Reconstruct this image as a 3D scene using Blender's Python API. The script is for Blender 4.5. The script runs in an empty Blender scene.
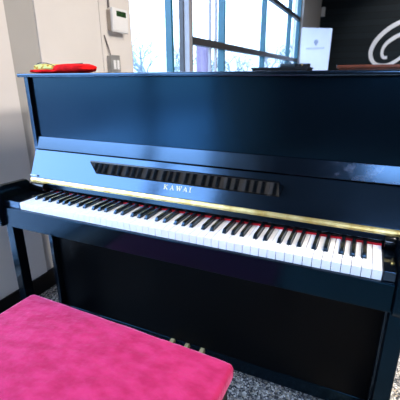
import bpy, bmesh, math, random
from mathutils import Vector, Matrix, noise
random.seed(7)
SC = bpy.context.scene
COL = SC.collection
PI = math.pi
FZ = 0.72            # height of the white key tops above the floor

# ------------------------------------------------------------------ materials
def mat(name, color, rough=0.5, metallic=0.0, spec=0.5, ior=1.5, tint=None, sheen=0.0, sheen_tint=None,
        noise_amt=0.0, noise_scale=20.0, color2=None, bump=0.0, bump_scale=200.0, rough_var=0.0,
        stretch=None, detail=4.0, coat=0.0):
    m = bpy.data.materials.new(name)
    m.use_nodes = True
    nt = m.node_tree
    b = nt.nodes['Principled BSDF']
    b.inputs['Base Color'].default_value = (*color, 1)
    b.inputs['Roughness'].default_value = rough
    b.inputs['Metallic'].default_value = metallic
    b.inputs['Specular IOR Level'].default_value = spec
    b.inputs['IOR'].default_value = ior
    b.inputs['Coat Weight'].default_value = coat
    if tint: b.inputs['Specular Tint'].default_value = (*tint, 1)
    if sheen:
        b.inputs['Sheen Weight'].default_value = sheen
        b.inputs['Sheen Roughness'].default_value = 0.35
        if sheen_tint: b.inputs['Sheen Tint'].default_value = (*sheen_tint, 1)
    tc = nt.nodes.new('ShaderNodeTexCoord')
    mp = nt.nodes.new('ShaderNodeMapping')
    nt.links.new(tc.outputs['Object'], mp.inputs['Vector'])
    if stretch: mp.inputs['Scale'].default_value = stretch
    n = nt.nodes.new('ShaderNodeTexNoise')
    n.inputs['Scale'].default_value = noise_scale
    n.inputs['Detail'].default_value = detail
    nt.links.new(mp.outputs['Vector'], n.inputs['Vector'])
    if noise_amt or color2:
        mx = nt.nodes.new('ShaderNodeMix'); mx.data_type = 'RGBA'
        c2 = color2 if color2 else tuple(min(1, c * (1 - noise_amt)) for c in color)
        mx.inputs['A'].default_value = (*color, 1)
        mx.inputs['B'].default_value = (*c2, 1)
        rp = nt.nodes.new('ShaderNodeMapRange')
        rp.inputs['From Min'].default_value = 0.35; rp.inputs['From Max'].default_value = 0.65
        nt.links.new(n.outputs['Fac'], rp.inputs['Value'])
        nt.links.new(rp.outputs['Result'], mx.inputs['Factor'])
        nt.links.new(mx.outputs['Result'], b.inputs['Base Color'])
    if rough_var:
        rr = nt.nodes.new('ShaderNodeMapRange')
        rr.inputs['From Min'].default_value = 0.3; rr.inputs['From Max'].default_value = 0.7
        rr.inputs['To Min'].default_value = max(0.02, rough - rough_var)
        rr.inputs['To Max'].default_value = rough + rough_var
        nt.links.new(n.outputs['Fac'], rr.inputs['Value'])
        nt.links.new(rr.outputs['Result'], b.inputs['Roughness'])
    if bump:
        n2 = nt.nodes.new('ShaderNodeTexNoise')
        n2.inputs['Scale'].default_value = bump_scale; n2.inputs['Detail'].default_value = 3
        nt.links.new(mp.outputs['Vector'], n2.inputs['Vector'])
        bp = nt.nodes.new('ShaderNodeBump')
        bp.inputs['Strength'].default_value = bump; bp.inputs['Distance'].default_value = 0.01
        nt.links.new(n2.outputs['Fac'], bp.inputs['Height'])
        nt.links.new(bp.outputs['Normal'], b.inputs['Normal'])
    return m

LACQ = dict(ior=2.0, spec=0.5, tint=(0.38, 0.66, 1.0))
M = {}
M['lacquer'] = mat('black_satin_lacquer', (0.002, 0.003, 0.005), rough=0.14, rough_var=0.03, noise_scale=6, stretch=(1, 1, 1), **LACQ)
M['satin'] = mat('black_satin_panel', (0.0008, 0.0012, 0.0018), rough=0.3, ior=1.18, noise_amt=.2, noise_scale=6)
M['panel'] = mat('black_panel_lacquer', (0.0015, 0.0025, 0.004), rough=0.16, rough_var=.03, ior=1.62, tint=(.18, .58, 1.0), noise_scale=6)
M['slip'] = mat('black_slip_lacquer', (0.0015, 0.003, 0.005), rough=0.16, ior=1.37, tint=(.12, .58, 1.0), noise_amt=.2, noise_scale=6)
M['gloss'] = mat('black_gloss_lacquer', (0.003, 0.004, 0.005), rough=0.10, ior=1.5, noise_amt=.2)
M['black_key'] = mat('black_key_plastic', (0.004, 0.005, 0.006), rough=0.2, ior=1.75, tint=(.4,.7,1), noise_amt=.2)
M['white_key'] = mat('white_key_plastic', (0.84, 0.835, 0.85), rough=0.2, noise_amt=0.03, noise_scale=40)
M['key_wood'] = mat('key_wood', (0.35, 0.24, 0.13), rough=0.6, noise_amt=0.2)
M['felt'] = mat('red_felt', (0.90, 0.010, 0.025), rough=0.9, noise_amt=0.2, noise_scale=200)
M['brass'] = mat('brass', (0.90, 0.68, 0.28), rough=0.34, metallic=.9, color2=(0.66, 0.42, 0.12), noise_scale=9, stretch=(3, 1, 1))
M['pedal'] = mat('pale_pedal_brass', (0.80, 0.62, 0.30), rough=0.5, metallic=.35, noise_amt=.15)  # paler, less metallic brass so the pedals show bright
M['gold'] = mat('gold_leaf', (0.90, 0.74, 0.40), rough=0.4, metallic=0.3, noise_amt=.1)
M['clear'] = mat('pale_plastic', (0.55, 0.60, 0.66), rough=0.2, noise_amt=.1)
M['velvet'] = mat('pink_velvet', (0.385, 0.020, 0.100), rough=0.85, spec=0.1, sheen=.9, sheen_tint=(1.0, 0.38, 0.62),
                  color2=(0.29, 0.010, 0.062), noise_scale=20, stretch=(1, 1.7, 1), bump=0.5, bump_scale=26, detail=8)
M['wall'] = mat('warm_white_wall_paint', (0.72, 0.68, 0.645), rough=0.6, noise_amt=0.05, noise_scale=3, bump=0.05, bump_scale=300)
M['recess'] = mat('shaded_recess_grey', (0.40, 0.385, 0.365), rough=0.6, noise_amt=0.05, noise_scale=3)  # shade of the recess put into a darker grey than the wall
M['wall_room'] = mat('room_wall_paint', (0.035, 0.037, 0.042), rough=0.7, noise_amt=0.05, noise_scale=3)
M['ceiling'] = mat('ceiling_tile', (0.24, 0.24, 0.24), rough=0.9, noise_amt=0.08, noise_scale=60)
M['base'] = mat('black_baseboard', (0.003, 0.003, 0.0035), rough=0.6, spec=.2, noise_amt=.2)
M['alu'] = mat('daylit_blue_frame', (0.012, 0.105, 0.145), rough=0.35, noise_amt=0.15, noise_scale=5)  # blue of daylight on the mullions put into the base colour
M['alu_grey'] = mat('taupe_frame', (0.045, 0.042, 0.042), rough=0.4, noise_amt=0.15, noise_scale=5)  # same frames, tone of the warm room light put into the base colour
M['pier'] = mat('pale_pier_paint', (0.34, 0.33, 0.34), rough=0.55, noise_amt=0.1)
M['metal_box'] = mat('galvanised_box', (0.45, 0.45, 0.44), rough=0.4, metallic=.5, noise_amt=.2)
M['white_plastic'] = mat('white_plastic', (0.80, 0.80, 0.80), rough=0.35, noise_amt=.03)
M['beige_plastic'] = mat('beige_plastic', (0.50, 0.42, 0.34), rough=0.5, noise_amt=.05)
M['lcd'] = mat('green_lcd', (0.010, 0.055, 0.012), rough=0.25, noise_amt=.3, noise_scale=120)
M['cable'] = mat('grey_cable', (0.20, 0.18, 0.17), rough=0.5, noise_amt=.1)
M['banner'] = mat('banner_fabric', (0.72, 0.71, 0.77), rough=0.6, noise_amt=0.05, noise_scale=4)
M['banner_ink'] = mat('banner_grey_ink', (0.30, 0.33, 0.42), rough=0.6, noise_amt=.1)
M['banner_faint'] = mat('banner_faint_ink', (0.54, 0.55, 0.62), rough=0.6, noise_amt=.1)
M['sign'] = mat('white_sign_acrylic', (0.90, 0.91, 0.95), rough=0.35, noise_amt=.02)
M['mahog'] = mat('mahogany', (0.075, 0.020, 0.010), rough=0.25, color2=(0.13, 0.036, 0.017), noise_scale=12, stretch=(1, 8, 8), coat=.3)
M['cab'] = mat('dark_cabinet', (0.006, 0.007, 0.008), rough=0.6, spec=.2, noise_amt=.2)
M['bag'] = mat('dark_teal_nylon', (0.010, 0.022, 0.030), rough=0.6, noise_amt=.3)
M['scarf_red'] = mat('red_cloth', (0.90, 0.008, 0.008), rough=0.8, spec=.1, color2=(0.55, 0.004, 0.004), noise_scale=30, bump=.4, bump_scale=60)
M['snow'] = mat('outside_ground', (0.16, 0.19, 0.22), rough=0.9, color2=(0.10, 0.12, 0.13), noise_scale=0.35)
M['bounce_slab'] = mat('bounce_slab_pale', (0.66, 0.70, 0.74), rough=0.9, noise_amt=.15, noise_scale=3)  # for the added slab that throws light back
M['bark'] = mat('bark', (0.24, 0.30, 0.33), rough=0.9, noise_amt=.4)
M['mauve'] = mat('mauve_render', (0.20, 0.15, 0.22), rough=0.9, noise_amt=.15)
M['glass_black'] = M['gloss']

def mat_print():
    m = mat('yellow_print_cloth', (0.85, 0.74, 0.22), rough=0.8)
    nt = m.node_tree; b = nt.nodes['Principled BSDF']
    tc = nt.nodes.new('ShaderNodeTexCoord')
    v = nt.nodes.new('ShaderNodeTexVoronoi'); v.inputs['Scale'].default_value = 70
    nt.links.new(tc.outputs['Object'], v.inputs['Vector'])
    r = nt.nodes.new('ShaderNodeValToRGB'); e = r.color_ramp.elements
    e[0].position = 0.0; e[0].color = (0.02, 0.03, 0.01, 1)
    e[1].position = 0.34; e[1].color = (0.65, 0.33, 0.02, 1)
    x = e.new(0.42); x.color = (0.72, 0.60, 0.13, 1)
    x = e.new(0.75); x.color = (0.62, 0.60, 0.20, 1)
    nt.links.new(v.outputs['Distance'], r.inputs['Fac'])
    nt.links.new(r.outputs['Color'], b.inputs['Base Color'])
    return m
M['print'] = mat_print()

def mat_carpet():
    m = mat('speckled_carpet', (0.3, 0.3, 0.3), rough=0.95, spec=0.1)
    nt = m.node_tree; b = nt.nodes['Principled BSDF']
    tc = nt.nodes.new('ShaderNodeTexCoord')
    v = nt.nodes.new('ShaderNodeTexVoronoi'); v.inputs['Scale'].default_value = 150
    nt.links.new(tc.outputs['Object'], v.inputs['Vector'])
    r = nt.nodes.new('ShaderNodeValToRGB'); e = r.color_ramp.elements
    r.color_ramp.interpolation = 'CONSTANT'
    e[0].position = 0.0; e[0].color = (0.06, 0.06, 0.062, 1)
    e[1].position = 0.30; e[1].color = (0.24, 0.23, 0.21, 1)
    for p, c in ((0.48, (0.50, 0.47, 0.42)), (0.62, (0.19, 0.19, 0.20)), (0.78, (0.42, 0.36, 0.28)), (0.9, (0.72, 0.70, 0.66))):
        x = e.new(p); x.color = (*c, 1)
    sp = nt.nodes.new('ShaderNodeSeparateColor')
    nt.links.new(v.outputs['Color'], sp.inputs['Color'])
    nt.links.new(sp.outputs['Red'], r.inputs['Fac'])
    nt.links.new(r.outputs['Color'], b.inputs['Base Color'])
    bp = nt.nodes.new('ShaderNodeBump'); bp.inputs['Strength'].default_value = .6; bp.inputs['Distance'].default_value = .004
    nt.links.new(v.outputs['Distance'], bp.inputs['Height'])
    nt.links.new(bp.outputs['Normal'], b.inputs['Normal'])
    return m
M['carpet'] = mat_carpet()

def mat_smudged():
    m = M['lacquer'].copy(); m.name = 'black_lacquer_with_finger_marks'
    nt = m.node_tree; b = nt.nodes['Principled BSDF']
    tc = nt.nodes.new('ShaderNodeTexCoord')
    n = nt.nodes.new('ShaderNodeTexNoise'); n.inputs['Scale'].default_value = 38; n.inputs['Detail'].default_value = 8
    nt.links.new(tc.outputs['Object'], n.inputs['Vector'])
    a = nt.nodes.new('ShaderNodeMapRange'); a.inputs['From Min'].default_value = .52; a.inputs['From Max'].default_value = .68
    nt.links.new(n.outputs['Fac'], a.inputs['Value'])
    sp = nt.nodes.new('ShaderNodeSeparateXYZ'); nt.links.new(tc.outputs['Object'], sp.inputs['Vector'])
    g = nt.nodes.new('ShaderNodeMapRange'); g.inputs['From Min'].default_value = .44; g.inputs['From Max'].default_value = .52
    nt.links.new(sp.outputs['X'], g.inputs['Value'])
    mu = nt.nodes.new('ShaderNodeMath'); mu.operation = 'MULTIPLY'
    nt.links.new(a.outputs['Result'], mu.inputs[0]); nt.links.new(g.outputs['Result'], mu.inputs[1])
    mx = nt.nodes.new('ShaderNodeMix'); mx.data_type = 'RGBA'
    mx.inputs['A'].default_value = (0.002, 0.003, 0.005, 1); mx.inputs['B'].default_value = (0.065, 0.065, 0.085, 1)
    nt.links.new(mu.outputs[0], mx.inputs['Factor']); nt.links.new(mx.outputs['Result'], b.inputs['Base Color'])
    return m
M['smudged'] = mat_smudged()

def mat_shiplap():
    m = mat('dark_shiplap', (0.012, 0.02, 0.028), rough=0.6, spec=.2)
    nt = m.node_tree; b = nt.nodes['Principled BSDF']
    tc = nt.nodes.new('ShaderNodeTexCoord')
    sp = nt.nodes.new('ShaderNodeSeparateXYZ'); nt.links.new(tc.outputs['Object'], sp.inputs['Vector'])
    mu = nt.nodes.new('ShaderNodeMath'); mu.operation = 'MULTIPLY'; mu.inputs[1].default_value = 6.2
    nt.links.new(sp.outputs['Z'], mu.inputs[0])
    fr = nt.nodes.new('ShaderNodeMath'); fr.operation = 'FRACT'; nt.links.new(mu.outputs[0], fr.inputs[0])
    fl = nt.nodes.new('ShaderNodeMath'); fl.operation = 'FLOOR'; nt.links.new(mu.outputs[0], fl.inputs[0])
    wn = nt.nodes.new('ShaderNodeTexWhiteNoise'); wn.noise_dimensions = '1D'; nt.links.new(fl.outputs[0], wn.inputs['W'])
    r = nt.nodes.new('ShaderNodeValToRGB'); e = r.color_ramp.elements
    e[0].color = (0.0035, 0.008, 0.012, 1); e[1].color = (0.009, 0.016, 0.021, 1)
    nt.links.new(wn.outputs['Value'], r.inputs['Fac'])
    g = nt.nodes.new('ShaderNodeMath'); g.operation = 'GREATER_THAN'; g.inputs[1].default_value = 0.08
    nt.links.new(fr.outputs[0], g.inputs[0])
    mx = nt.nodes.new('ShaderNodeMix'); mx.data_type = 'RGBA'
    mx.inputs['A'].default_value = (0.003, 0.004, 0.006, 1)
    nt.links.new(g.outputs[0], mx.inputs['Factor']); nt.links.new(r.outputs['Color'], mx.inputs['B'])
    nt.links.new(mx.outputs['Result'], b.inputs['Base Color'])
    return m
M['shiplap'] = mat_shiplap()

def mat_glass():
    m = bpy.data.materials.new('window_glass'); m.use_nodes = True
    nt = m.node_tree; nt.nodes.clear()
    o = nt.nodes.new('ShaderNodeOutputMaterial')
    t = nt.nodes.new('ShaderNodeBsdfTransparent'); t.inputs['Color'].default_value = (0.94, 0.97, 0.98, 1)
    g = nt.nodes.new('ShaderNodeBsdfGlossy'); g.inputs['Roughness'].default_value = 0.02
    lw = nt.nodes.new('ShaderNodeLayerWeight'); lw.inputs['Blend'].default_value = .5
    pw = nt.nodes.new('ShaderNodeMath'); pw.operation = 'POWER'; pw.inputs[1].default_value = 5
    nt.links.new(lw.outputs['Facing'], pw.inputs[0])
    f = nt.nodes.new('ShaderNodeMath'); f.operation = 'MULTIPLY_ADD'; f.inputs[1].default_value = .8; f.inputs[2].default_value = .03
    nt.links.new(pw.outputs[0], f.inputs[0])
    x = nt.nodes.new('ShaderNodeMixShader')
    nt.links.new(f.outputs[0], x.inputs[0]); nt.links.new(t.outputs[0], x.inputs[1]); nt.links.new(g.outputs[0], x.inputs[2])
    nt.links.new(x.outputs[0], o.inputs['Surface'])
    return m
M['glass'] = mat_glass()

def emis(name, color, strength):
    m = bpy.data.materials.new(name); m.use_nodes = True
    nt = m.node_tree; nt.nodes.clear()
    o = nt.nodes.new('ShaderNodeOutputMaterial'); e = nt.nodes.new('ShaderNodeEmission')
    e.inputs['Color'].default_value = (*color, 1); e.inputs['Strength'].default_value = strength
    nt.links.new(e.outputs[0], o.inputs['Surface'])
    return m

# ------------------------------------------------------------------ mesh helpers
def box(bm, x0, x1, y0, y1, z0, z1, bevel=0.0, seg=2):
    vs = [bm.verts.new((x, y, z)) for x in (x0, x1) for y in (y0, y1) for z in (z0, z1)]
    q = [(0, 1, 3, 2), (4, 6, 7, 5), (0, 4, 5, 1), (2, 3, 7, 6), (0, 2, 6, 4), (1, 5, 7, 3)]
    fs = [bm.faces.new([vs[i] for i in f]) for f in q]
    if bevel:
        es = list({e for f in fs for e in f.edges})
        bmesh.ops.bevel(bm, geom=es, offset=bevel, segments=seg, profile=0.5, affect='EDGES', clamp_overlap=True)

def prism_x(bm, pts, x0, x1, bevel=0.0, seg=2):
    """polygon of (y, z) swept along x"""
    a = [bm.verts.new((x0, y, z)) for y, z in pts]
    b = [bm.verts.new((x1, y, z)) for y, z in pts]
    n = len(pts); fs = [bm.faces.new(a), bm.faces.new(b[::-1])]
    for i in range(n):
        fs.append(bm.faces.new([a[i], b[i], b[(i + 1) % n], a[(i + 1) % n]][::-1]))
    bmesh.ops.recalc_face_normals(bm, faces=fs)
    if bevel:
        es = list({e for f in fs for e in f.edges})
        bmesh.ops.bevel(bm, geom=es, offset=bevel, segments=seg, profile=0.5, affect='EDGES', clamp_overlap=True)

def prism_z(bm, pts, z0, z1, bevel=0.0):
    a = [bm.verts.new((x, y, z0)) for x, y in pts]
    b = [bm.verts.new((x, y, z1)) for x, y in pts]
    n = len(pts); fs = [bm.faces.new(a), bm.faces.new(b)]
    for i in range(n):
        fs.append(bm.faces.new([a[i], a[(i + 1) % n], b[(i + 1) % n], b[i]]))
    bmesh.ops.recalc_face_normals(bm, faces=fs)
    if bevel:
        es = [e for e in {e for f in fs for e in f.edges} if min(v.co.z for v in e.verts) > (z0 + z1) / 2]
        bmesh.ops.bevel(bm, geom=es, offset=bevel, segments=2, profile=0.5, affect='EDGES', clamp_overlap=True)

def tube(bm, pts, r, n=10, cap=True):
    """round tube through points; r a number or one per point"""
    pts = [Vector(p) for p in pts]
    rs = r if isinstance(r, (list, tuple)) else [r] * len(pts)
    rings = []; ref = None
    for i, p in enumerate(pts):
        d = (pts[min(i + 1, len(pts) - 1)] - pts[max(i - 1, 0)]).normalized()
        if ref is None:
            ref = Vector((0, 0, 1)) if abs(d.z) < .9 else Vector((1, 0, 0))
        u = (ref - d * ref.dot(d)).normalized(); v = d.cross(u); ref = u
        rings.append([bm.verts.new(p + rs[i] * (math.cos(2 * PI * k / n) * u + math.sin(2 * PI * k / n) * v)) for k in range(n)])
    fs = []
    for a, b in zip(rings, rings[1:]):
        for k in range(n):
            fs.append(bm.faces.new([a[k], a[(k + 1) % n], b[(k + 1) % n], b[k]]))
    if cap:
        fs.append(bm.faces.new(rings[0][::-1])); fs.append(bm.faces.new(rings[-1]))
    bmesh.ops.recalc_face_normals(bm, faces=fs)

def spline(pts, n=8):
    out = []; P = [Vector(p) for p in pts]
    for i in range(len(P) - 1):
        p0 = P[max(i - 1, 0)]; p1 = P[i]; p2 = P[i + 1]; p3 = P[min(i + 2, len(P) - 1)]
        for k in range(n):
            t = k / n
            out.append(0.5 * ((2 * p1) + (p2 - p0) * t + (2 * p0 - 5 * p1 + 4 * p2 - p3) * t * t + (3 * p1 - p0 - 3 * p2 + p3) * t ** 3))
    out.append(P[-1]); return out

def obj(name, bm, material, parent=None, smooth=True):
    me = bpy.data.meshes.new(name)
    bmesh.ops.recalc_face_normals(bm, faces=bm.faces[:])
    if parent is not None:
        bmesh.ops.translate(bm, verts=bm.verts[:], vec=-root_loc(parent))
    bm.to_mesh(me); bm.free()
    if smooth:
        me.shade_smooth(); me.set_sharp_from_angle(angle=math.radians(35))
    me.materials.append(material)
    o = bpy.data.objects.new(name, me); COL.objects.link(o)
    if smooth:
        w = o.modifiers.new('weighted_normal', 'WEIGHTED_NORMAL'); w.mode = 'FACE_AREA'; w.weight = 100; w.keep_sharp = True
    if parent is not None: o.parent = parent
    return o

def root_loc(o):
    v = Vector((0, 0, 0))
    while o is not None:
        v = v + o.location; o = o.parent
    return v

def thing(name, label, cat, loc, group=None):
    o = bpy.data.objects.new(name, None); COL.objects.link(o)
    o.location = loc; o.empty_display_size = .1
    o['label'] = label; o['category'] = cat
    if group: o['group'] = group
    return o

def tag(o, label, cat, group=None):
    o['label'] = label; o['category'] = cat
    if group: o['group'] = group
    return o

def struct(name, bm, material, parent=None, smooth=True):
    o = obj(name, bm, material, parent, smooth)
    if parent is None: o['kind'] = 'structure'
    return o

def B(): return bmesh.new()
def B1(*a, **k):
    bm = bmesh.new(); box(bm, *a, **k); return bm

# ------------------------------------------------------------------ the room
XL = -0.42; YB = 10.8; YF = -5.0; XR = 6.5; ZC = 3.4
WG = -0.56          # plane of the glass
struct('floor', B1(XL - .25, XR + .2, YF - .2, YB + .2, -0.1, 0.0), M['carpet'], smooth=False)
struct('ceiling', B1(XL - .25, XR + .2, YF - .2, YB + .2, ZC, ZC + .1), M['ceiling'], smooth=False)
struct('wall_back', B1(XL - .2, XR + .2, YB, YB + .15, 0, ZC), M['shiplap'], smooth=False)
struct('wall_right', B1(XR, XR + .15, YF, YB, 0, ZC), M['wall_room'], smooth=False)
# front wall with a wide window behind the camera
FW = (1.25, 3.4, 1.6, 3.1)
bm = B()
box(bm, XL - .2, FW[0], YF - .15, YF, 0, ZC); box(bm, FW[1], XR, YF - .15, YF, 0, ZC)
box(bm, FW[0], FW[1], YF - .15, YF, 0, FW[2]); box(bm, FW[0], FW[1], YF - .15, YF, FW[3], ZC)
struct('wall_front', bm, M['wall_room'], smooth=False)
# left wall, near part with the floor-length window left of the bench
LW = (-2.9, 0.09, 0.18, 2.6)
bm = B()
box(bm, XL - .2, XL, YF, LW[0], 0, ZC); box(bm, XL - .2, XL, LW[1], 0.42, 0, ZC)
box(bm, XL - .2, XL, LW[0], LW[1], 0, LW[2]); box(bm, XL - .2, XL, LW[0], LW[1], LW[3], ZC)
box(bm, XL - .2, XL, 0.595, 1.085, 0, ZC, bevel=.004)              # pier
box(bm, XL - .2, XL - .012, 1.085, 1.435, 0, ZC)                   # face with the keypad
box(bm, XL - .2, XL, 8.05, YB, 0, ZC)
box(bm, XL - .2, XL, 1.435, 8.05, 0, .30)
box(bm, XL - .2, XL, 1.435, 8.05, 3.2, ZC)
struct('wall_left', bm, M['wall'], smooth=False)
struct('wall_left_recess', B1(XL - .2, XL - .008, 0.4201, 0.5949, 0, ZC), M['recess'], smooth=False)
bm = B()
box(bm, XL, XL + .012, LW[0], 0.42, 0, .102); box(bm, XL - .008, XL + .010, .42, .595, 0, .102)
box(bm, XL, XL + .012, 0.583, 1.085, 0, .102); box(bm, XL - .012, XL, 1.085, 8.0, 0, .102)
struct('baseboard_left', bm, M['base'], smooth=False)
struct('trim_1', B1(XL - .012, XL + .004, 1.085, 1.103, .102, ZC), M['wall'], smooth=False)

# windows: frame, transom rails and panes
def glass(y0, y1, z0, z1, parent):
    obj('pane', B1(WG - .004, WG + .004, y0, y1, z0, z1), M['glass'], parent, smooth=False)

bm = B()
box(bm, WG - .03, WG + .03, 1.435, 1.452, .30, 3.2); box(bm, WG + .035, WG + .10, 2.075, 2.11, .30, 3.2, bevel=.003)
box(bm, WG - .03, WG + .03, 1.452, 2.385, .30, .35); box(bm, WG - .03, WG + .03, 1.452, 2.385, 3.15, 3.2)
w = struct('window_1', bm, M['alu'])
glass(1.452, 2.385, .35, 3.15, w)
bm = B()
box(bm, WG + .0, WG + .05, 2.395, 2.475, .30, 3.2, bevel=.004)
obj('post', bm, M['alu_grey'], w)
bm = B()
box(bm, WG + .0505, WG + .105, 2.405, 2.475, .30, 3.2, bevel=.004)
obj('post_cover', bm, M['pier'], w)
bm = B()
for y, t in ((2.476, .03), (3.344, .035), (5.134, .04), (7.043, .04), (7.99, .05)):
    box(bm, WG + .012, WG + .095, y, y + t, .30, 3.2, bevel=.003)
box(bm, WG - .04, WG + .05, 2.5, 8.0, .30, .36); box(bm, WG - .04, WG + .05, 2.5, 8.0, 3.14, 3.2)
w = struct('window_2', bm, M['alu'])
bm = B()
for y in (2.93, 3.09): box(bm, WG + .07, WG + .10, y, y + .022, .36, 3.14, bevel=.002)
obj('sash_bar', bm, M['pier'], w)
bm = B()
for z in (1.452, 2.29): box(bm, WG + .03, WG + .102, 2.5, 8.0, z, z + .068, bevel=.003)
obj('transom_rail', bm, M['alu_grey'], w)
glass(2.5, 8.0, .36, 3.14, w)
bm = B()
for y in (LW[0], (LW[0] + LW[1]) / 2 - .02, LW[1] - .04): box(bm, WG - .05, WG + .06, y, y + .04, LW[2], LW[3])
box(bm, WG - .05, WG + .06, LW[0], LW[1], LW[2], LW[2] + .04); box(bm, WG - .05, WG + .06, LW[0], LW[1], LW[3] - .04, LW[3])
w = struct('window_3', bm, M['alu'])
glass(LW[0] + .04, LW[1] - .04, LW[2] + .04, LW[3] - .04, w)
bm = B()
for x in (FW[0], FW[1] - .05, (FW[0] + FW[1]) / 2): box(bm, x, x + .05, YF - .12, YF - .03, FW[2], FW[3])
box(bm, FW[0], FW[1], YF - .12, YF - .03, FW[2], FW[2] + .05); box(bm, FW[0], FW[1], YF - .12, YF - .03, FW[3] - .05, FW[3])
w = struct('window_4', bm, M['alu'])
obj('pane', B1(FW[0] + .05, FW[1] - .05, YF - .08, YF - .072, FW[2] + .05, FW[3] - .05), M['glass'], w, smooth=False)

# ------------------------------------------------------------------ upright piano
KW = 1.225; WK = KW / 52
PX0, PX1 = -0.11, 1.29          # outer faces of the case
piano = thing('upright_piano', 'large black satin upright piano with open keyboard and gold lettering on the fallboard',
              'piano', ((PX0 + PX1) / 2, 0.3, 0))
L = M['lacquer']
def Z(z): return z + FZ

def part(name, bm, m, parent=None, **k): return obj(name, bm, m, parent or piano, **k)

# case
part('case_side', B1(PX0, PX0 + .02, .2, .53, .035, Z(.4434), bevel=.002), L)
part('case_side', B1(PX1 - .02, PX1, .2, .53, .035, Z(.4434), bevel=.002), L)
part('lid', B1(PX0 - .014, PX1 + .014, .18, .545, Z(.4435), Z(.4575), bevel=.004, seg=3), L)
part('upper_panel', B1(PX0 + .02, PX1 - .02, .214, .232, Z(.17), Z(.4434), bevel=.001), M['panel'])
part('lower_panel', B1(PX0 + .02, PX1 - .02, .226, .244, .10, Z(-.1035), bevel=.001), M['satin'])
part('toe_rail', B1(PX0 + .02, PX1 - .02, .229, .262, .035, .098, bevel=.006, seg=3), M['slip'])
part('bottom_board', B1(PX0 + .02, PX1 - .02, .263, .53, .035, .06), L)
part('back_panel', B1(PX0 + .02, PX1 - .02, .512, .53, .061, Z(.4434)), L)

# key bed, slip, blocks and arms
XA, XB_ = PX0 + .024, 1.2565
part('key_bed', B1(XA, XB_, .0115, .225, Z(-.098), Z(-.062)), L)
part('key_slip', B1(XA, XB_, -.010, .011, Z(-.104), Z(-.027), bevel=.0025, seg=3), M['slip'])
arm_prof = [(-.022, -.104), (-.028, -.092), (-.030, -.03), (-.028, .020), (-.022, .040), (-.008, .051), (.012, .056), (.118, .052), (.131, .040),
            (.136, .012), (.199, .010), (.199, -.104)]
for x0, x1 in ((PX0, XA - .0008), (XB_ + .0008, PX1)):
    bm = B(); prism_x(bm, [(y, Z(z)) for y, z in arm_prof], x0, x1, bevel=.004); part('arm', bm, M['slip'])
kb = part('key_block', B1(XA + .0005, -.0012, -.001, .128, Z(-.0285), Z(.0015), bevel=.003), L)
kb2 = part('key_block', B1(KW + .0012, XB_ - .0005, -.001, .128, Z(-.0285), Z(.0015), bevel=.003), L)
bm = B(); bmesh.ops.create_uvsphere(bm, u_segments=16, v_segments=8, radius=.0046,
        matrix=Matrix.Translation((1.2475, .045, Z(.003))) @ Matrix.Diagonal((1, 1, .8, 1)))
o = part('screw', bm, M['brass'], kb2); o['label'] = 'small brass screw on the right key block'
for x0, x1 in ((XA + .001, -.012), (KW + .004, XB_ - .002)):
    bm = B(); n = 20
    prof = [(.140 + .017 * math.cos(2 * PI * k / n), Z(.019 + .017 * math.sin(2 * PI * k / n))) for k in range(n)]
    prism_x(bm, prof, x0, x1, bevel=.002); part('pivot_knob', bm, M['gloss'])
part('key_felt', B1(0.0, KW, .1495, .1555, Z(-.02), Z(.0036)), M['felt'])
part('key_backrail', B1(XA, XB_, .157, .205, Z(-.060), Z(.008)), M['gloss'])

# keys
OFF = {'C': -.003, 'D': .003, 'F': -.004, 'G': 0.0, 'A': .004}
names = 'ABCDEFG'
blacks = {}
for k in range(51):
    if names[k % 7] in OFF: blacks[k] = (k + 1) * WK + OFF[names[k % 7]]
G = .0008; HB = .0069; D0 = .0495
for k in range(52):
    x0, x1 = k * WK + G, (k + 1) * WK - G
    l = (blacks[k - 1] + HB) if (k - 1) in blacks else x0
    r = (blacks[k] - HB) if k in blacks else x1
    pts = [(x0, 0), (x1, 0)]
    if r < x1: pts += [(x1, D0), (r, D0), (r, .149)]
    else: pts += [(x1, .149)]
    if l > x0: pts += [(l, .149), (l, D0), (x0, D0)]
    else: pts += [(x0, .149)]
    bm = B(); prism_z(bm, pts, Z(-.026), Z(0), bevel=.0008)
    part('white_key', bm, M['white_key'])
for k, c in blacks.items():
    bm = B()
    bot = [(c - .0057, .0510), (c + .0057, .0510), (c + .0057, .149), (c - .0057, .149)]
    top = [(c - .0045, .0575), (c + .0045, .0575), (c + .0047, .149), (c - .0047, .149)]
    a = [bm.verts.new((x, y, Z(-.012))) for x, y in bot]
    m_ = [bm.verts.new((x, y, Z(.002))) for x, y in bot]
    t_ = [bm.verts.new((x, y, Z(.0118))) for x, y in top]
    bm.faces.new(a[::-1]); bm.faces.new(t_)
    for lo, hi in ((a, m_), (m_, t_)):
        for i in range(4): bm.faces.new([lo[i], lo[(i + 1) % 4], hi[(i + 1) % 4], hi[i]])
    es = [e for e in bm.edges if max(v.co.z for v in e.verts) > Z(.003)]
    bmesh.ops.bevel(bm, geom=es, offset=.0013, segments=2, profile=.5, affect='EDGES', clamp_overlap=True)
    part('black_key', bm, M['black_key'])

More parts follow.
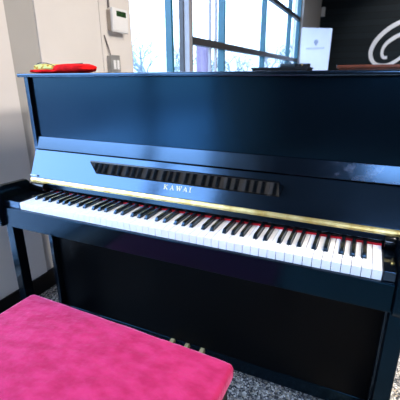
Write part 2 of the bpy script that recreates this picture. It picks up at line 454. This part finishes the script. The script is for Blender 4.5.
# fallboard: lower flap, upper flap, bottom rail, hinge, music ledge, lettering
FX0, FX1 = PX0 + .006, 1.268
P0 = Vector((.1525, .051)); P1 = Vector((.200, .158))
d = (P1 - P0).normalized(); nrm = Vector((-d.y, d.x))       # (y, z) outward to the player
def flap(a, b, th): return [(p.x, Z(p.y)) for p in (a, b, b - nrm * th, a - nrm * th)]
bm = B(); prism_x(bm, flap(P0, P1, .014), FX0, FX1, bevel=.0015); fb = part('fallboard', bm, L)
Q0 = Vector((.1985, .1625)); Q1 = Vector((.2085, .212)); dq = (Q1 - Q0).normalized(); nq = Vector((-dq.y, dq.x))
bm = B(); prism_x(bm, [(p.x, Z(p.y)) for p in (Q0, Q1, Q1 - nq * .004, Q0 - nq * .012)], FX0, FX1, bevel=.0015)
part('folding_flap', bm, M['smudged'], fb)
bm = B(); prism_x(bm, [(y, Z(z)) for y, z in ((.1465, .0155), (.1458, .0170), (.1490, .0325), (.1590, .0340), (.1700, .0340), (.1700, .0155))], FX0 + .03, FX1, bevel=.0012)
part('fallboard_rail', bm, L, fb)
# hinge of knuckles on two leaves
bm = B()
H0 = Vector((.1490, .0335)); H1 = Vector((.1525, .0500))
prism_x(bm, [(H0.x, Z(H0.y)), (H1.x, Z(H1.y)), (H1.x + .003, Z(H1.y)), (H0.x + .004, Z(H0.y))], FX0 + .002, FX1 - .002)
nk = 40; wkn = (FX1 - FX0 - .006) / nk
for i in range(nk):
    x0 = FX0 + .003 + i * wkn
    pr = [(H0.x + .001, H0.y + .001), (H0.x - .0012, H0.y + .005), (H1.x - .0030, H1.y - .0050), (H1.x - .0003, H1.y - .001), (H1.x + .002, H1.y - .001), (H0.x + .003, H0.y + .001)]
    prism_x(bm, [(y, Z(z)) for y, z in pr], x0 + .0003, x0 + wkn - .0003)
h = obj('hinge', bm, M['brass'], fb); h['label'] = 'long brass piano hinge'
# music ledge
def onflap(s, t):
    p = P0 + d * s + nrm * t; return (p.x, Z(p.y))
s_top = .086; s_bot = .047
bm = B(); prism_x(bm, [onflap(s_bot, .0006), onflap(s_top, .0006), onflap(s_top + .004, .044), onflap(s_top - .002, .046)], .229, .931, bevel=.0012)
obj('music_ledge', bm, M['gloss'], fb)
# bumper
bm = B(); y, z = onflap(.008, .004); tube(bm, [(FX0 + .004, y, z), (FX0 + .040, y, z)], [.0036, .0036], n=12)
o = obj('bumper', bm, M['clear'], fb); o['label'] = 'pale rounded bumper strip'
# gold lettering K A W A I, wide serif capitals
def stroke(bm, X, W, H, a, b, w):
    a = Vector(a); b = Vector(b); dd = (b - a).normalized(); n_ = Vector((-dd.y, dd.x)) * w / 2
    q = [a + n_, a - n_, b - n_, b + n_]; lo = []; hi = []
    for p in q:
        for t, arr in ((.0002, lo), (.0009, hi)):
            yy, zz = onflap(.0245 + p.y * H, t); arr.append(bm.verts.new((X + p.x * W, yy, zz)))
    bm.faces.new(lo); bm.faces.new(hi)
    for i in range(4): bm.faces.new([lo[i], lo[(i + 1) % 4], hi[(i + 1) % 4], hi[i]])
TH, TN, SF = .17, .08, .08
GL = {'K': [((.2, 0), (.2, 1), TH), ((.22, .42), (.82, .97), TN), ((.38, .55), (.85, .03), TH), ((.02, .04), (.40, .04), SF), ((.02, .96), (.40, .96), SF), ((.62, .96), (1., .96), SF), ((.66, .04), (1.04, .04), SF)],
      'A': [((.12, .03), (.50, 1), TN), ((.46, 1), (.86, .03), TH), ((.25, .34), (.72, .34), TN), ((-.02, .04), (.28, .04), SF), ((.68, .04), (1.04, .04), SF)],
      'W': [((.10, .97), (.34, 0), TH), ((.34, .02), (.56, .95), TN), ((.52, .97), (.76, 0), TH), ((.78, .02), (1.04, .97), TN), ((-.06, .96), (.26, .96), SF), ((.40, .96), (.68, .96), SF), ((.9, .96), (1.18, .96), SF)],
      'I': [((.5, 0), (.5, 1), TH), ((.28, .04), (.72, .04), SF), ((.28, .96), (.72, .96), SF)]}
bm = B()
for ch, X, W in (('K', .529, .0155), ('A', .5535, .0155), ('W', .578, .0185), ('A', .605, .0155), ('I', .623, .0155)):
    for a, b, w_ in GL[ch]: stroke(bm, X, W, .0165, a, b, w_)
o = obj('lettering', bm, M['gold'], fb, smooth=False); o['label'] = 'gold serif capital lettering reading KAWAI'

# legs with toe blocks, pedals
for x0, x1 in ((-.100, -.064), (1.256, 1.296)):
    part('leg', B1(x0, x1, .0, .044, .072, Z(-.1045), bevel=.003), M['slip'])
    part('toe_block', B1(x0, x1, .005, .231, .0, .070, bevel=.006), M['satin'])
for x in (.508, .578, .648):
    bm = B()
    prof = spline([(.300, .094), (.262, .094), (.215, .088), (.165, .072), (.135, .064)], 4)
    prev = None
    for i, p in enumerate(prof):
        f = i / (len(prof) - 1); w_ = .0105 + .0075 * max(0, (f - .45) / .55) ** .7; th = .009
        if i == len(prof) - 1: w_ *= .6
        ring = [bm.verts.new((x + sx * w_, p.x, p.y + sz * th)) for sx, sz in ((-1, -.6), (-.7, 1), (.7, 1), (1, -.6), (.6, -1), (-.6, -1))]
        if prev:
            for k in range(6): bm.faces.new([prev[k], prev[(k + 1) % 6], ring[(k + 1) % 6], ring[k]])
        else: bm.faces.new(ring)
        prev = ring
    bm.faces.new(prev)
    o = part('pedal', bm, M['pedal']); o['label'] = 'brass pedal'

# ------------------------------------------------------------------ bench
BA = math.radians(-1.6)
bench = thing('piano_bench', 'piano bench with a bright pink velvet seat in front of the black piano', 'bench', (.553, -.345, 0))
def rot_bench(bm):
    bmesh.ops.rotate(bm, verts=bm.verts[:], cent=Vector((.553, -.345, 0)), matrix=Matrix.Rotation(BA, 3, 'Z'))
    return bm
BX0, BX1, BY0, BY1, BZ = .190, .916, -.525, -.168, .48
bm = B()
nx, ny = 60, 30
def seat_pt(u, v):
    # rounded rectangle footprint, domed top
    x = BX0 + (BX1 - BX0) * u; y = BY0 + (BY1 - BY0) * v
    e = min(x - BX0, BX1 - x, y - BY0, BY1 - y)
    r = .014
    z = BZ + .006 * math.sin(PI * u) ** .5 * math.sin(PI * v) ** .5
    if e < r: z -= r - math.sqrt(max(0, r * r - (r - e) ** 2))
    z += .0016 * noise.noise(Vector((x * 14, y * 14, 1))) + .0009 * noise.noise(Vector((x * 40, y * 40, 5)))
    # corner rounding in plan
    c = .018
    cx = max(BX0 + c - x, 0) or -max(x - (BX1 - c), 0); cy = max(BY0 + c - y, 0) or -max(y - (BY1 - c), 0)
    if cx and cy:
        m_ = max(abs(cx), abs(cy)); ln = math.hypot(cx, cy); k_ = m_ / ln
        x = x + cx * (1 - k_); y = y + cy * (1 - k_)
    return (x, y, z)
def ease(i, n):
    t = i / n; return .5 - .5 * math.cos(PI * t) if False else (t + .0)
us = [0, .003, .007, .012, .018] + [.018 + (1 - .036) * i / 50 for i in range(1, 50)] + [1 - .018, 1 - .012, 1 - .007, 1 - .003, 1]
vs_ = [0, .006, .014, .025, .04] + [.04 + (1 - .08) * i / 26 for i in range(1, 26)] + [1 - .04, 1 - .025, 1 - .014, 1 - .006, 1]
grid = [[bm.verts.new(seat_pt(u, v)) for v in vs_] for u in us]
for i in range(len(us) - 1):
    for j in range(len(vs_) - 1):
        bm.faces.new([grid[i][j], grid[i + 1][j], grid[i + 1][j + 1], grid[i][j + 1]])
rim = [grid[i][0] for i in range(len(us))] + [grid[-1][j] for j in range(1, len(vs_))] + [grid[i][-1] for i in range(len(us) - 2, -1, -1)] + [grid[0][j] for j in range(len(vs_) - 2, 0, -1)]
low = [bm.verts.new((v.co.x, v.co.y, BZ - .034)) for v in rim]
for i in range(len(rim)):
    bm.faces.new([rim[i], low[i], low[(i + 1) % len(rim)], rim[(i + 1) % len(rim)]])
bm.faces.new(low)
obj('seat', rot_bench(bm), M['velvet'], bench)
fr = .014
obj('seat_frame', rot_bench(B1(BX0 + fr, BX1 - fr, BY0 + fr, BY1 - fr, BZ - .105, BZ - .0345, bevel=.003)), M['cab'], bench)
for lx in (BX0 + fr, BX1 - fr - .042):
    for ly in (BY0 + fr, BY1 - fr - .042):
        bm = B(); x, y = lx, ly
        a = [bm.verts.new((x + i * .042, y + j * .042, BZ - .1055)) for i, j in ((0, 0), (1, 0), (1, 1), (0, 1))]
        b = [bm.verts.new((x + .006 + i * .030, y + .006 + j * .030, .0)) for i, j in ((0, 0), (1, 0), (1, 1), (0, 1))]
        bm.faces.new(a); bm.faces.new(b)
        for i in range(4): bm.faces.new([a[i], a[(i + 1) % 4], b[(i + 1) % 4], b[i]])
        obj('leg', rot_bench(bm), M['cab'], bench)

# ------------------------------------------------------------------ folded scarf on the lid
LT = Z(.4576)
scarf = thing('folded_scarf', 'folded red cloth with a yellow printed corner lying on the left of the piano lid', 'cloth', (.07, .25, LT))
def lump(cx, cy, lx, ly, h, seed, yaw=0.0, fl=2.5, amp=.22):
    bm = B(); nu, nv = 40, 20; rows = []
    for i in range(nv + 1):
        ph = PI * i / nv - PI / 2; row = []
        for k in range(nu):
            th = 2 * PI * k / nu
            sgn = lambda a, e: math.copysign(abs(a) ** e, a)
            X = sgn(math.cos(ph), .6) * sgn(math.cos(th), .6); Y = sgn(math.cos(ph), .6) * sgn(math.sin(th), .6); Zz = sgn(math.sin(ph), .8)
            f = 1 + amp * noise.noise(Vector((X * fl + seed, Y * fl, Zz * fl))) + amp * .5 * noise.noise(Vector((X * fl * 3 + seed, Y * fl * 3, Zz * 3)))
            x, y = X * lx / 2 * f, Y * ly / 2 * f
            z = max(0.0004, h / 2 + Zz * h / 2 * f)
            row.append(bm.verts.new((cx + x * math.cos(yaw) - y * math.sin(yaw), cy + x * math.sin(yaw) + y * math.cos(yaw), LT + z)))
        rows.append(row)
    for i in range(nv):
        for k in range(nu):
            bm.faces.new([rows[i][k], rows[i][(k + 1) % nu], rows[i + 1][(k + 1) % nu], rows[i + 1][k]])
    bmesh.ops.remove_doubles(bm, verts=bm.verts[:], dist=1e-5)
    return bm
bm = lump(.108, .250, .178, .10, .033, 3.1, amp=.07)
bm2 = lump(-.005, .245, .17, .10, .016, 8.2, amp=.08)
me = bpy.data.meshes.new('t'); bm2.to_mesh(me); bm2.free(); bm.from_mesh(me); bpy.data.meshes.remove(me)
obj('red_cloth', bm, M['scarf_red'], scarf)
bm = lump(-.004, .235, .122, .075, .027, 5.7, yaw=-.05, amp=.12)
bmesh.ops.translate(bm, verts=bm.verts[:], vec=(0, 0, .007))
o = obj('printed_corner', bm, M['print'], scarf); o['label'] = 'yellow printed corner of the cloth'
bm = B(); tube(bm, spline([(-.055, .22, LT + .030), (-.03, .212, LT + .0365), (.01, .21, LT + .036), (.05, .208, LT + .026), (.085, .206, LT + .018), (.10, .215, LT + .029), (.16, .24, LT + .0335)], 5), .0016, n=6)
o = obj('cord', bm, M['bag'], scarf); o['label'] = 'thin dark cord'

# ------------------------------------------------------------------ keypad, switch box on the left wall
XW = XL - .012
kp = thing('alarm_keypad', 'white wall keypad with a small dark green display beside the window', 'keypad', (XW, 1.28, Z(.71)))
obj('back_box', B1(XW, XW + .030, 1.172, 1.32, Z(.722), Z(.842), bevel=.002), M['beige_plastic'], kp)
bd = obj('front_cover', B1(XW + .0305, XW + .052, 1.165, 1.328, Z(.712), Z(.853), bevel=.006, seg=3), M['white_plastic'], kp)
obj('display', B1(XW + .0522, XW + .0535, 1.205, 1.305, Z(.805), Z(.836)), M['lcd'], bd)
obj('flip_door', B1(XW + .0522, XW + .054, 1.176, 1.318, Z(.722), Z(.794), bevel=.0008), M['white_plastic'], bd)
bm = B(); tube(bm, [(XW + .008, 1.185, ZC), (XW + .008, 1.190, Z(.855))], .006, n=8)
obj('cable', bm, M['cable'], kp)
sw = thing('switch_box', 'grey surface mounted switch box with white switches below the wall keypad', 'switch', (XW, 1.2, Z(.46)))
obj('box', B1(XW, XW + .030, 1.140, 1.232, Z(.455), Z(.572), bevel=.003), M['metal_box'], sw)
pl = obj('cover_plate', B1(XW + .0302, XW + .034, 1.137, 1.235, Z(.452), Z(.575), bevel=.0015), M['metal_box'], sw)
for y in (1.156, 1.192):
    obj('rocker', B1(XW + .0342, XW + .040, y, y + .026, Z(.487), Z(.545), bevel=.002), M['white_plastic'], pl)
bm = B(); tube(bm, spline([(XW + .012, 1.165, Z(.573)), (XW + .010, 1.160, Z(.60)), (XW + .008, 1.145, Z(.64)), (XW + .006, 1.125, Z(.69))], 4), .004, n=8)
obj('cable', bm, M['cable'], sw)

# ------------------------------------------------------------------ far side of the room
BNY = 7.8
bn = thing('roll_up_banner', 'white roll-up banner with a small grey emblem beside the window', 'banner', (-.07, BNY, 0))
bm = B()
nb = 10
zs = [.09 + (1.42 + FZ - .09) * i / nb for i in range(nb + 1)]
fr_, bk_ = [], []
for z in zs:
    f = (z - .09) / (1.42 + FZ - .09)
    xr = .235 + .012 * f - .02 * f * (1 - f) ; xl = -.375 + .005 * (1 - f)
    yb = .012 * math.sin(PI * f)
    fr_.append([bm.verts.new((xl, BNY + yb, z)), bm.verts.new((xr, BNY + yb, z - .05 * f))])
    bk_.append([bm.verts.new((xl, BNY + yb + .003, z)), bm.verts.new((xr, BNY + yb + .003, z - .05 * f))])
for i in range(nb):
    bm.faces.new([fr_[i][0], fr_[i][1], fr_[i + 1][1], fr_[i + 1][0]]); bm.faces.new([bk_[i][0], bk_[i + 1][0], bk_[i + 1][1], bk_[i][1]])
    bm.faces.new([fr_[i][0], fr_[i + 1][0], bk_[i + 1][0], bk_[i][0]]); bm.faces.new([fr_[i][1], bk_[i][1], bk_[i + 1][1], fr_[i + 1][1]])
bm.faces.new([fr_[0][0], bk_[0][0], bk_[0][1], fr_[0][1]]); bm.faces.new([fr_[-1][0], fr_[-1][1], bk_[-1][1], bk_[-1][0]])
sh = obj('banner_sheet', bm, M['banner'], bn)
bm = B(); bmesh.ops.create_uvsphere(bm, u_segments=14, v_segments=8, radius=.045, matrix=Matrix.Translation((-.06, BNY - .001, 1.84)) @ Matrix.Diagonal((1, .04, 1.1, 1)))
box(bm, -.08, -.04, BNY - .004, BNY + .006, 1.77, 1.795)
obj('emblem', bm, M['banner_ink'], sh)
for x0, x1 in ((-.36, -.33), (-.32, -.27), (-.26, -.23), (-.21, -.18), (-.17, -.14), (-.13, -.09), (-.08, -.05), (-.04, .02)):
    obj('faint_mark', B1(x0 + .10, x1 + .10, BNY - .003, BNY + .008, 1.70, 1.733), M['banner_faint'], sh)
obj('base', B1(-.385, .245, BNY - .06, BNY + .06, .0, .089, bevel=.01), M['metal_box'], bn)

# script mark on the dark wall
sg = thing('script_wall_sign', 'large white looping script letter mounted on the dark board wall', 'sign', (1.6, YB - .04, 1.40))
o1 = [(2.118, 2.671), (1.865, 2.584), (1.61, 2.464), (1.437, 2.373), (1.266, 2.237), (1.12, 2.071), (1.03, 1.887), (1.009, 1.71), (1.07, 1.542), (1.198, 1.436), (1.388, 1.408), (1.552, 1.456), (1.747, 1.591), (1.989, 1.83), (2.215, 2.109)]
o2 = [(2.094, 2.291), (1.875, 2.243), (1.657, 2.163), (1.505, 2.08), (1.377, 1.974), (1.3, 1.84), (1.291, 1.702), (1.346, 1.613), (1.431, 1.611)]
for pts, w0 in ((o1, .052), (o2, .045)):
    sp = spline([(x, 0, z) for x, z in pts], 6); bm = B(); prev = None; n = len(sp)
    for i, p in enumerate(sp):
        t = (sp[min(i + 1, n - 1)] - sp[max(i - 1, 0)]).normalized(); nn = Vector((-t.z, 0, t.x))
        w_ = w0 * (.85 + .25 * math.sin(PI * min(1, i / n * 1.6)))
        ring = [bm.verts.new((p.x + nn.x * w_ * s, YB - yy, p.z + nn.z * w_ * s)) for s, yy in ((-1, .002), (-1, .05), (1, .05), (1, .002))]
        if prev:
            for k in range(4): bm.faces.new([prev[k], prev[(k + 1) % 4], ring[(k + 1) % 4], ring[k]])
        else: bm.faces.new(ring)
        prev = ring
    bm.faces.new(prev)
    obj('letter_stroke', bm, M['sign'], sg)
tag(obj('wall_speaker', B1(-.40, -.30, YB - .12, YB - .001, 2.72, 2.95, bevel=.01), M['white_plastic']), 'small white box high on the dark wall in the far corner', 'speaker')

# brown upright piano standing behind, seen over the lid
bp = thing('brown_piano', 'reddish brown polished piano behind the black one, only its top edge showing', 'piano', (1.68, 1.9, 0))
bx0, bx1, by0, by1, bt = .945, 2.42, 1.62, 2.20, Z(.503)
obj('lid', B1(bx0 - .012, bx1 + .012, by0 - .012, by1 - .20, bt - .018, bt, bevel=.004, seg=3), M['mahog'], bp)
for x in (bx0, bx1 - .025): obj('case_side', B1(x, x + .025, by0, by1 - .22, .0, bt - .0185), M['mahog'], bp)
obj('back_panel', B1(bx0 + .0255, bx1 - .0255, by0 + .01, by0 + .035, .05, bt - .0185), M['mahog'], bp)
obj('front_panel', B1(bx0 + .0255, bx1 - .0255, by1 - .26, by1 - .24, .05, bt - .0185), M['mahog'], bp)
obj('key_shelf', B1(bx0, bx1, by1 - .2195, by1, .60, .68, bevel=.004), M['mahog'], bp)
for x in (bx0 + .02, bx1 - .08): obj('leg', B1(x, x + .06, by1 - .08, by1 - .02, .0, .5995, bevel=.004), M['mahog'], bp)

# black cabinet further back, with bags on top
cb = thing('black_cabinet', 'tall black cabinet by the far windows, its top just showing over the piano lid', 'cabinet', (.03, 4.2, 0))
cx0, cx1, cy0, cy1, ct = -.335, .40, 4.0, 4.45, Z(.545)
obj('cabinet_top', B1(cx0, cx1, cy0, cy1, ct - .022, ct, bevel=.003), M['cab'], cb)
obj('body', B1(cx0 + .012, cx1 - .012, cy0 + .012, cy1, .05, ct - .0225), M['cab'], cb)
for x in (cx0 + .016, (cx0 + cx1) / 2 + .002):
    dd_ = obj('door', B1(x, x + .345, cy0 - .004, cy0 + .0115, .07, ct - .04, bevel=.002), M['cab'], cb)
    obj('handle', B1(x + .16, x + .19, cy0 - .018, cy0 - .0045, .95, 1.05, bevel=.003), M['metal_box'], dd_)
obj('plinth', B1(cx0 + .03, cx1 - .03, cy0 + .04, cy1 - .02, 0, .0495), M['cab'], cb)
bg = thing('soft_case', 'low dark soft case lying on the far cabinet, left of a small black box', 'case', (.14, 4.15, ct))
bm = B(); box(bm, .035, .235, 4.04, 4.30, ct + .0005, ct + .044, bevel=.014, seg=4); obj('body', bm, M['bag'], bg)
bm = B(); tube(bm, spline([(.09, 4.05, ct + .040), (.11, 4.03, ct + .050), (.15, 4.03, ct + .052), (.18, 4.05, ct + .041)], 4), .004, n=6); obj('carry_handle', bm, M['bag'], bg)
bx_ = thing('small_box', 'small black box with a brass clasp on the far cabinet near the banner', 'box', (.31, 4.1, ct))
obj('body', B1(.245, .395, 4.03, 4.2, ct + .0005, ct + .030, bevel=.002), M['cab'], bx_)
obj('box_lid', B1(.243, .397, 4.028, 4.202, ct + .0305, ct + .040, bevel=.002), M['cab'], bx_)
o = obj('clasp', B1(.312, .324, 4.024, 4.0275, ct + .018, ct + .036), M['brass'], bx_)

# ------------------------------------------------------------------ outside
tag(obj('ground_outside', B1(-60, XL - .62, -30, 60, -.45, -.35), M['snow'], smooth=False), 'pale ground outside the windows', 'ground')['kind'] = 'structure'
struct('bounce_slab_outside', B1(-5.5, XL - .22, -12, 1.2, -.3499, -.30), M['bounce_slab'], smooth=False)  # added pale slab out of view, brightens reflections in slip and left leg
def tree(x, y, h, seed, label, group=None):
    rnd = random.Random(seed); t = thing('bare_tree', label, 'tree', (x, y, -.35), group)
    bm = B()
    def branch(p, dirv, ln, r, depth):
        q = p + dirv * ln; mid = (p + q) / 2 + Vector((rnd.uniform(-1, 1), rnd.uniform(-1, 1), 0)) * ln * .06
        tube(bm, [p, mid, q], [r, r * .85, r * .65], n=5)
        if depth == 0: return
        for k in range(3 if depth > 1 else 4):
            a = rnd.uniform(0, 2 * PI); tilt = rnd.uniform(.35, .9)
            up = dirv; side = Vector((math.cos(a), math.sin(a), rnd.uniform(-.1, .3)))
            nd = (up * math.cos(tilt) + side * math.sin(tilt)).normalized()
            branch(p + dirv * ln * rnd.uniform(.55, 1), nd, ln * rnd.uniform(.55, .75), r * .55, depth - 1)
    branch(Vector((x, y, -.35)), Vector((rnd.uniform(-.05, .05), rnd.uniform(-.05, .05), 1)).normalized(), h * .38, h * .028, 4)
    obj('branches', bm, M['bark'], t)
tl = 'pale leafless tree outside the window, {}'
tree(-4.9, 9.0, 3.6, 1, tl.format('first to the right of the keypad'))
tree(-6.3, 11.5, 3.6, 5, tl.format('just left of the blue mullion beside the pier'))
tree(-6.3, 16.0, 3.4, 2, tl.format('just right of the pier'))
tree(-4.9, 16.5, 3.3, 3, tl.format('between the second mullion and the third'))
tree(-4.8, 19.0, 3.7, 6, tl.format('left of the third mullion'))
tree(-5.2, 24.0, 4.2, 4, tl.format('just right of the third mullion'))
tree(-5.4, 28.0, 4.8, 8, tl.format('farthest right, near the banner'))
tag(obj('mauve_pillar', B1(-3.2, -2.9, 8.42, 8.64, -.35, 1.93, bevel=.01), M['mauve']), 'mauve pillar outside, seen under the window rail right of the pier', 'pillar')

# ------------------------------------------------------------------ unseen lamps added to light the room
def fixture(x, y, sx, sy, power, color):
    f = B1(x - sx / 2, x + sx / 2, y - sy / 2, y + sy / 2, ZC - .06, ZC - .001, bevel=.004)
    o = obj('added_ceiling_light', f, M['white_plastic'])
    tag(o, 'added white ceiling light housing, out of view above the room', 'lamp', 'added ceiling lights')
    l = bpy.data.lights.new('added_ceiling_lamp', 'AREA'); l.shape = 'RECTANGLE'; l.size = sx; l.size_y = sy
    l.energy = power; l.color = color
    lo = bpy.data.objects.new('added_ceiling_lamp', l); COL.objects.link(lo); lo.location = (x, y, ZC - .065)
WARM = (1.0, .91, .82)
for x, y, p in ((3.9, 1.35, 330), (2.2, .35, 90), (5.4, 7.4, 60), (3.2, -2.2, 25)):  # added out of view to brighten walls, key tops and far room
    fixture(x, y, 1.2, .3, p, WARM)
def spot(x, y, target, power, color, angle, blend=.6):
    l = bpy.data.lights.new('added_spot', 'SPOT'); l.energy = power; l.color = color; l.spot_size = math.radians(angle); l.spot_blend = blend; l.shadow_soft_size = .05
    o = bpy.data.objects.new('added_spot', l); COL.objects.link(o); o.location = (x, y, ZC - .1)
    o.rotation_euler = (Vector(target) - o.location).to_track_quat('-Z', 'Y').to_euler()
spot(2.2, 8.2, (1.6, 10.76, 2.0), 150, (1, .97, .95), 60)  # added without a fixture to brighten the script sign
spot(2.6, 1.1, (1.75, .75, 0), 110, (1, .80, .55), 40)  # added without a fixture, warm pool on the carpet right of the piano
# daylight portals at the window openings
def portal(loc, rot, sx, sy):
    l = bpy.data.lights.new('window_portal', 'AREA'); l.shape = 'RECTANGLE'; l.size = sx; l.size_y = sy
    l.cycles.is_portal = True
    o = bpy.data.objects.new('window_portal', l); COL.objects.link(o); o.location = loc; o.rotation_euler = rot
portal((WG - .08, (LW[0] + LW[1]) / 2, (LW[2] + LW[3]) / 2), (0, -PI / 2, 0), LW[3] - LW[2], LW[1] - LW[0])
portal((WG - .08, 1.83, 1.75), (0, -PI / 2, 0), 2.9, .78)
portal((WG - .08, 5.25, 1.75), (0, -PI / 2, 0), 2.9, 5.5)
portal(((FW[0] + FW[1]) / 2, YF - .13, (FW[2] + FW[3]) / 2), (PI / 2, 0, 0), FW[1] - FW[0], FW[3] - FW[2])

# ------------------------------------------------------------------ overcast sky
wd = bpy.data.worlds.new('overcast_sky'); SC.world = wd; wd.use_nodes = True
nt = wd.node_tree; bgn = nt.nodes['Background']
tc = nt.nodes.new('ShaderNodeTexCoord'); sp = nt.nodes.new('ShaderNodeSeparateXYZ')
nt.links.new(tc.outputs['Generated'], sp.inputs['Vector'])
r = nt.nodes.new('ShaderNodeValToRGB'); e = r.color_ramp.elements
e[0].position = 0.0; e[0].color = (.32, .48, .66, 1)
e[1].position = 0.95; e[1].color = (.35, .60, 1.0, 1)
x = e.new(.07); x.color = (.46, .58, .76, 1)
x = e.new(.18); x.color = (1.2, 1.58, 2.4, 1)
x = e.new(.55); x.color = (1.2, 1.58, 2.4, 1)
nt.links.new(sp.outputs['Z'], r.inputs['Fac'])
nt.links.new(r.outputs['Color'], bgn.inputs['Color'])
bgn.inputs['Strength'].default_value = 5.6

# ------------------------------------------------------------------ camera
cd = bpy.data.cameras.new('camera'); cam = bpy.data.objects.new('camera', cd); COL.objects.link(cam)
R_ = Vector((0.9102984, 0.4139224, -0.0050186)); U_ = Vector((-0.1310701, 0.2997069, 0.9449849)); D_ = Vector((-0.3926545, 0.8595604, -0.3270756))
mw = Matrix(((R_.x, U_.x, -D_.x, 1.14074), (R_.y, U_.y, -D_.y, -.87123), (R_.z, U_.z, -D_.z, .44531 + FZ), (0, 0, 0, 1)))
cam.matrix_world = mw
cd.sensor_fit = 'HORIZONTAL'; cd.sensor_width = 36; cd.lens = 358.7 / 400 * 36
cd.clip_start = .02; cd.clip_end = 200
cd.dof.use_dof = True; cd.dof.focus_distance = 1.25; cd.dof.aperture_fstop = 6.0
SC.camera = cam

SC.view_settings.view_transform = 'Standard'; SC.view_settings.look = 'None'
SC.view_settings.gamma = 1.0; SC.view_settings.exposure = 0.0
SC.cycles.use_denoising = True
SC.cycles.max_bounces = 8; SC.cycles.diffuse_bounces = 5; SC.cycles.transparent_max_bounces = 12
SC.cycles.sample_clamp_indirect = 6.0
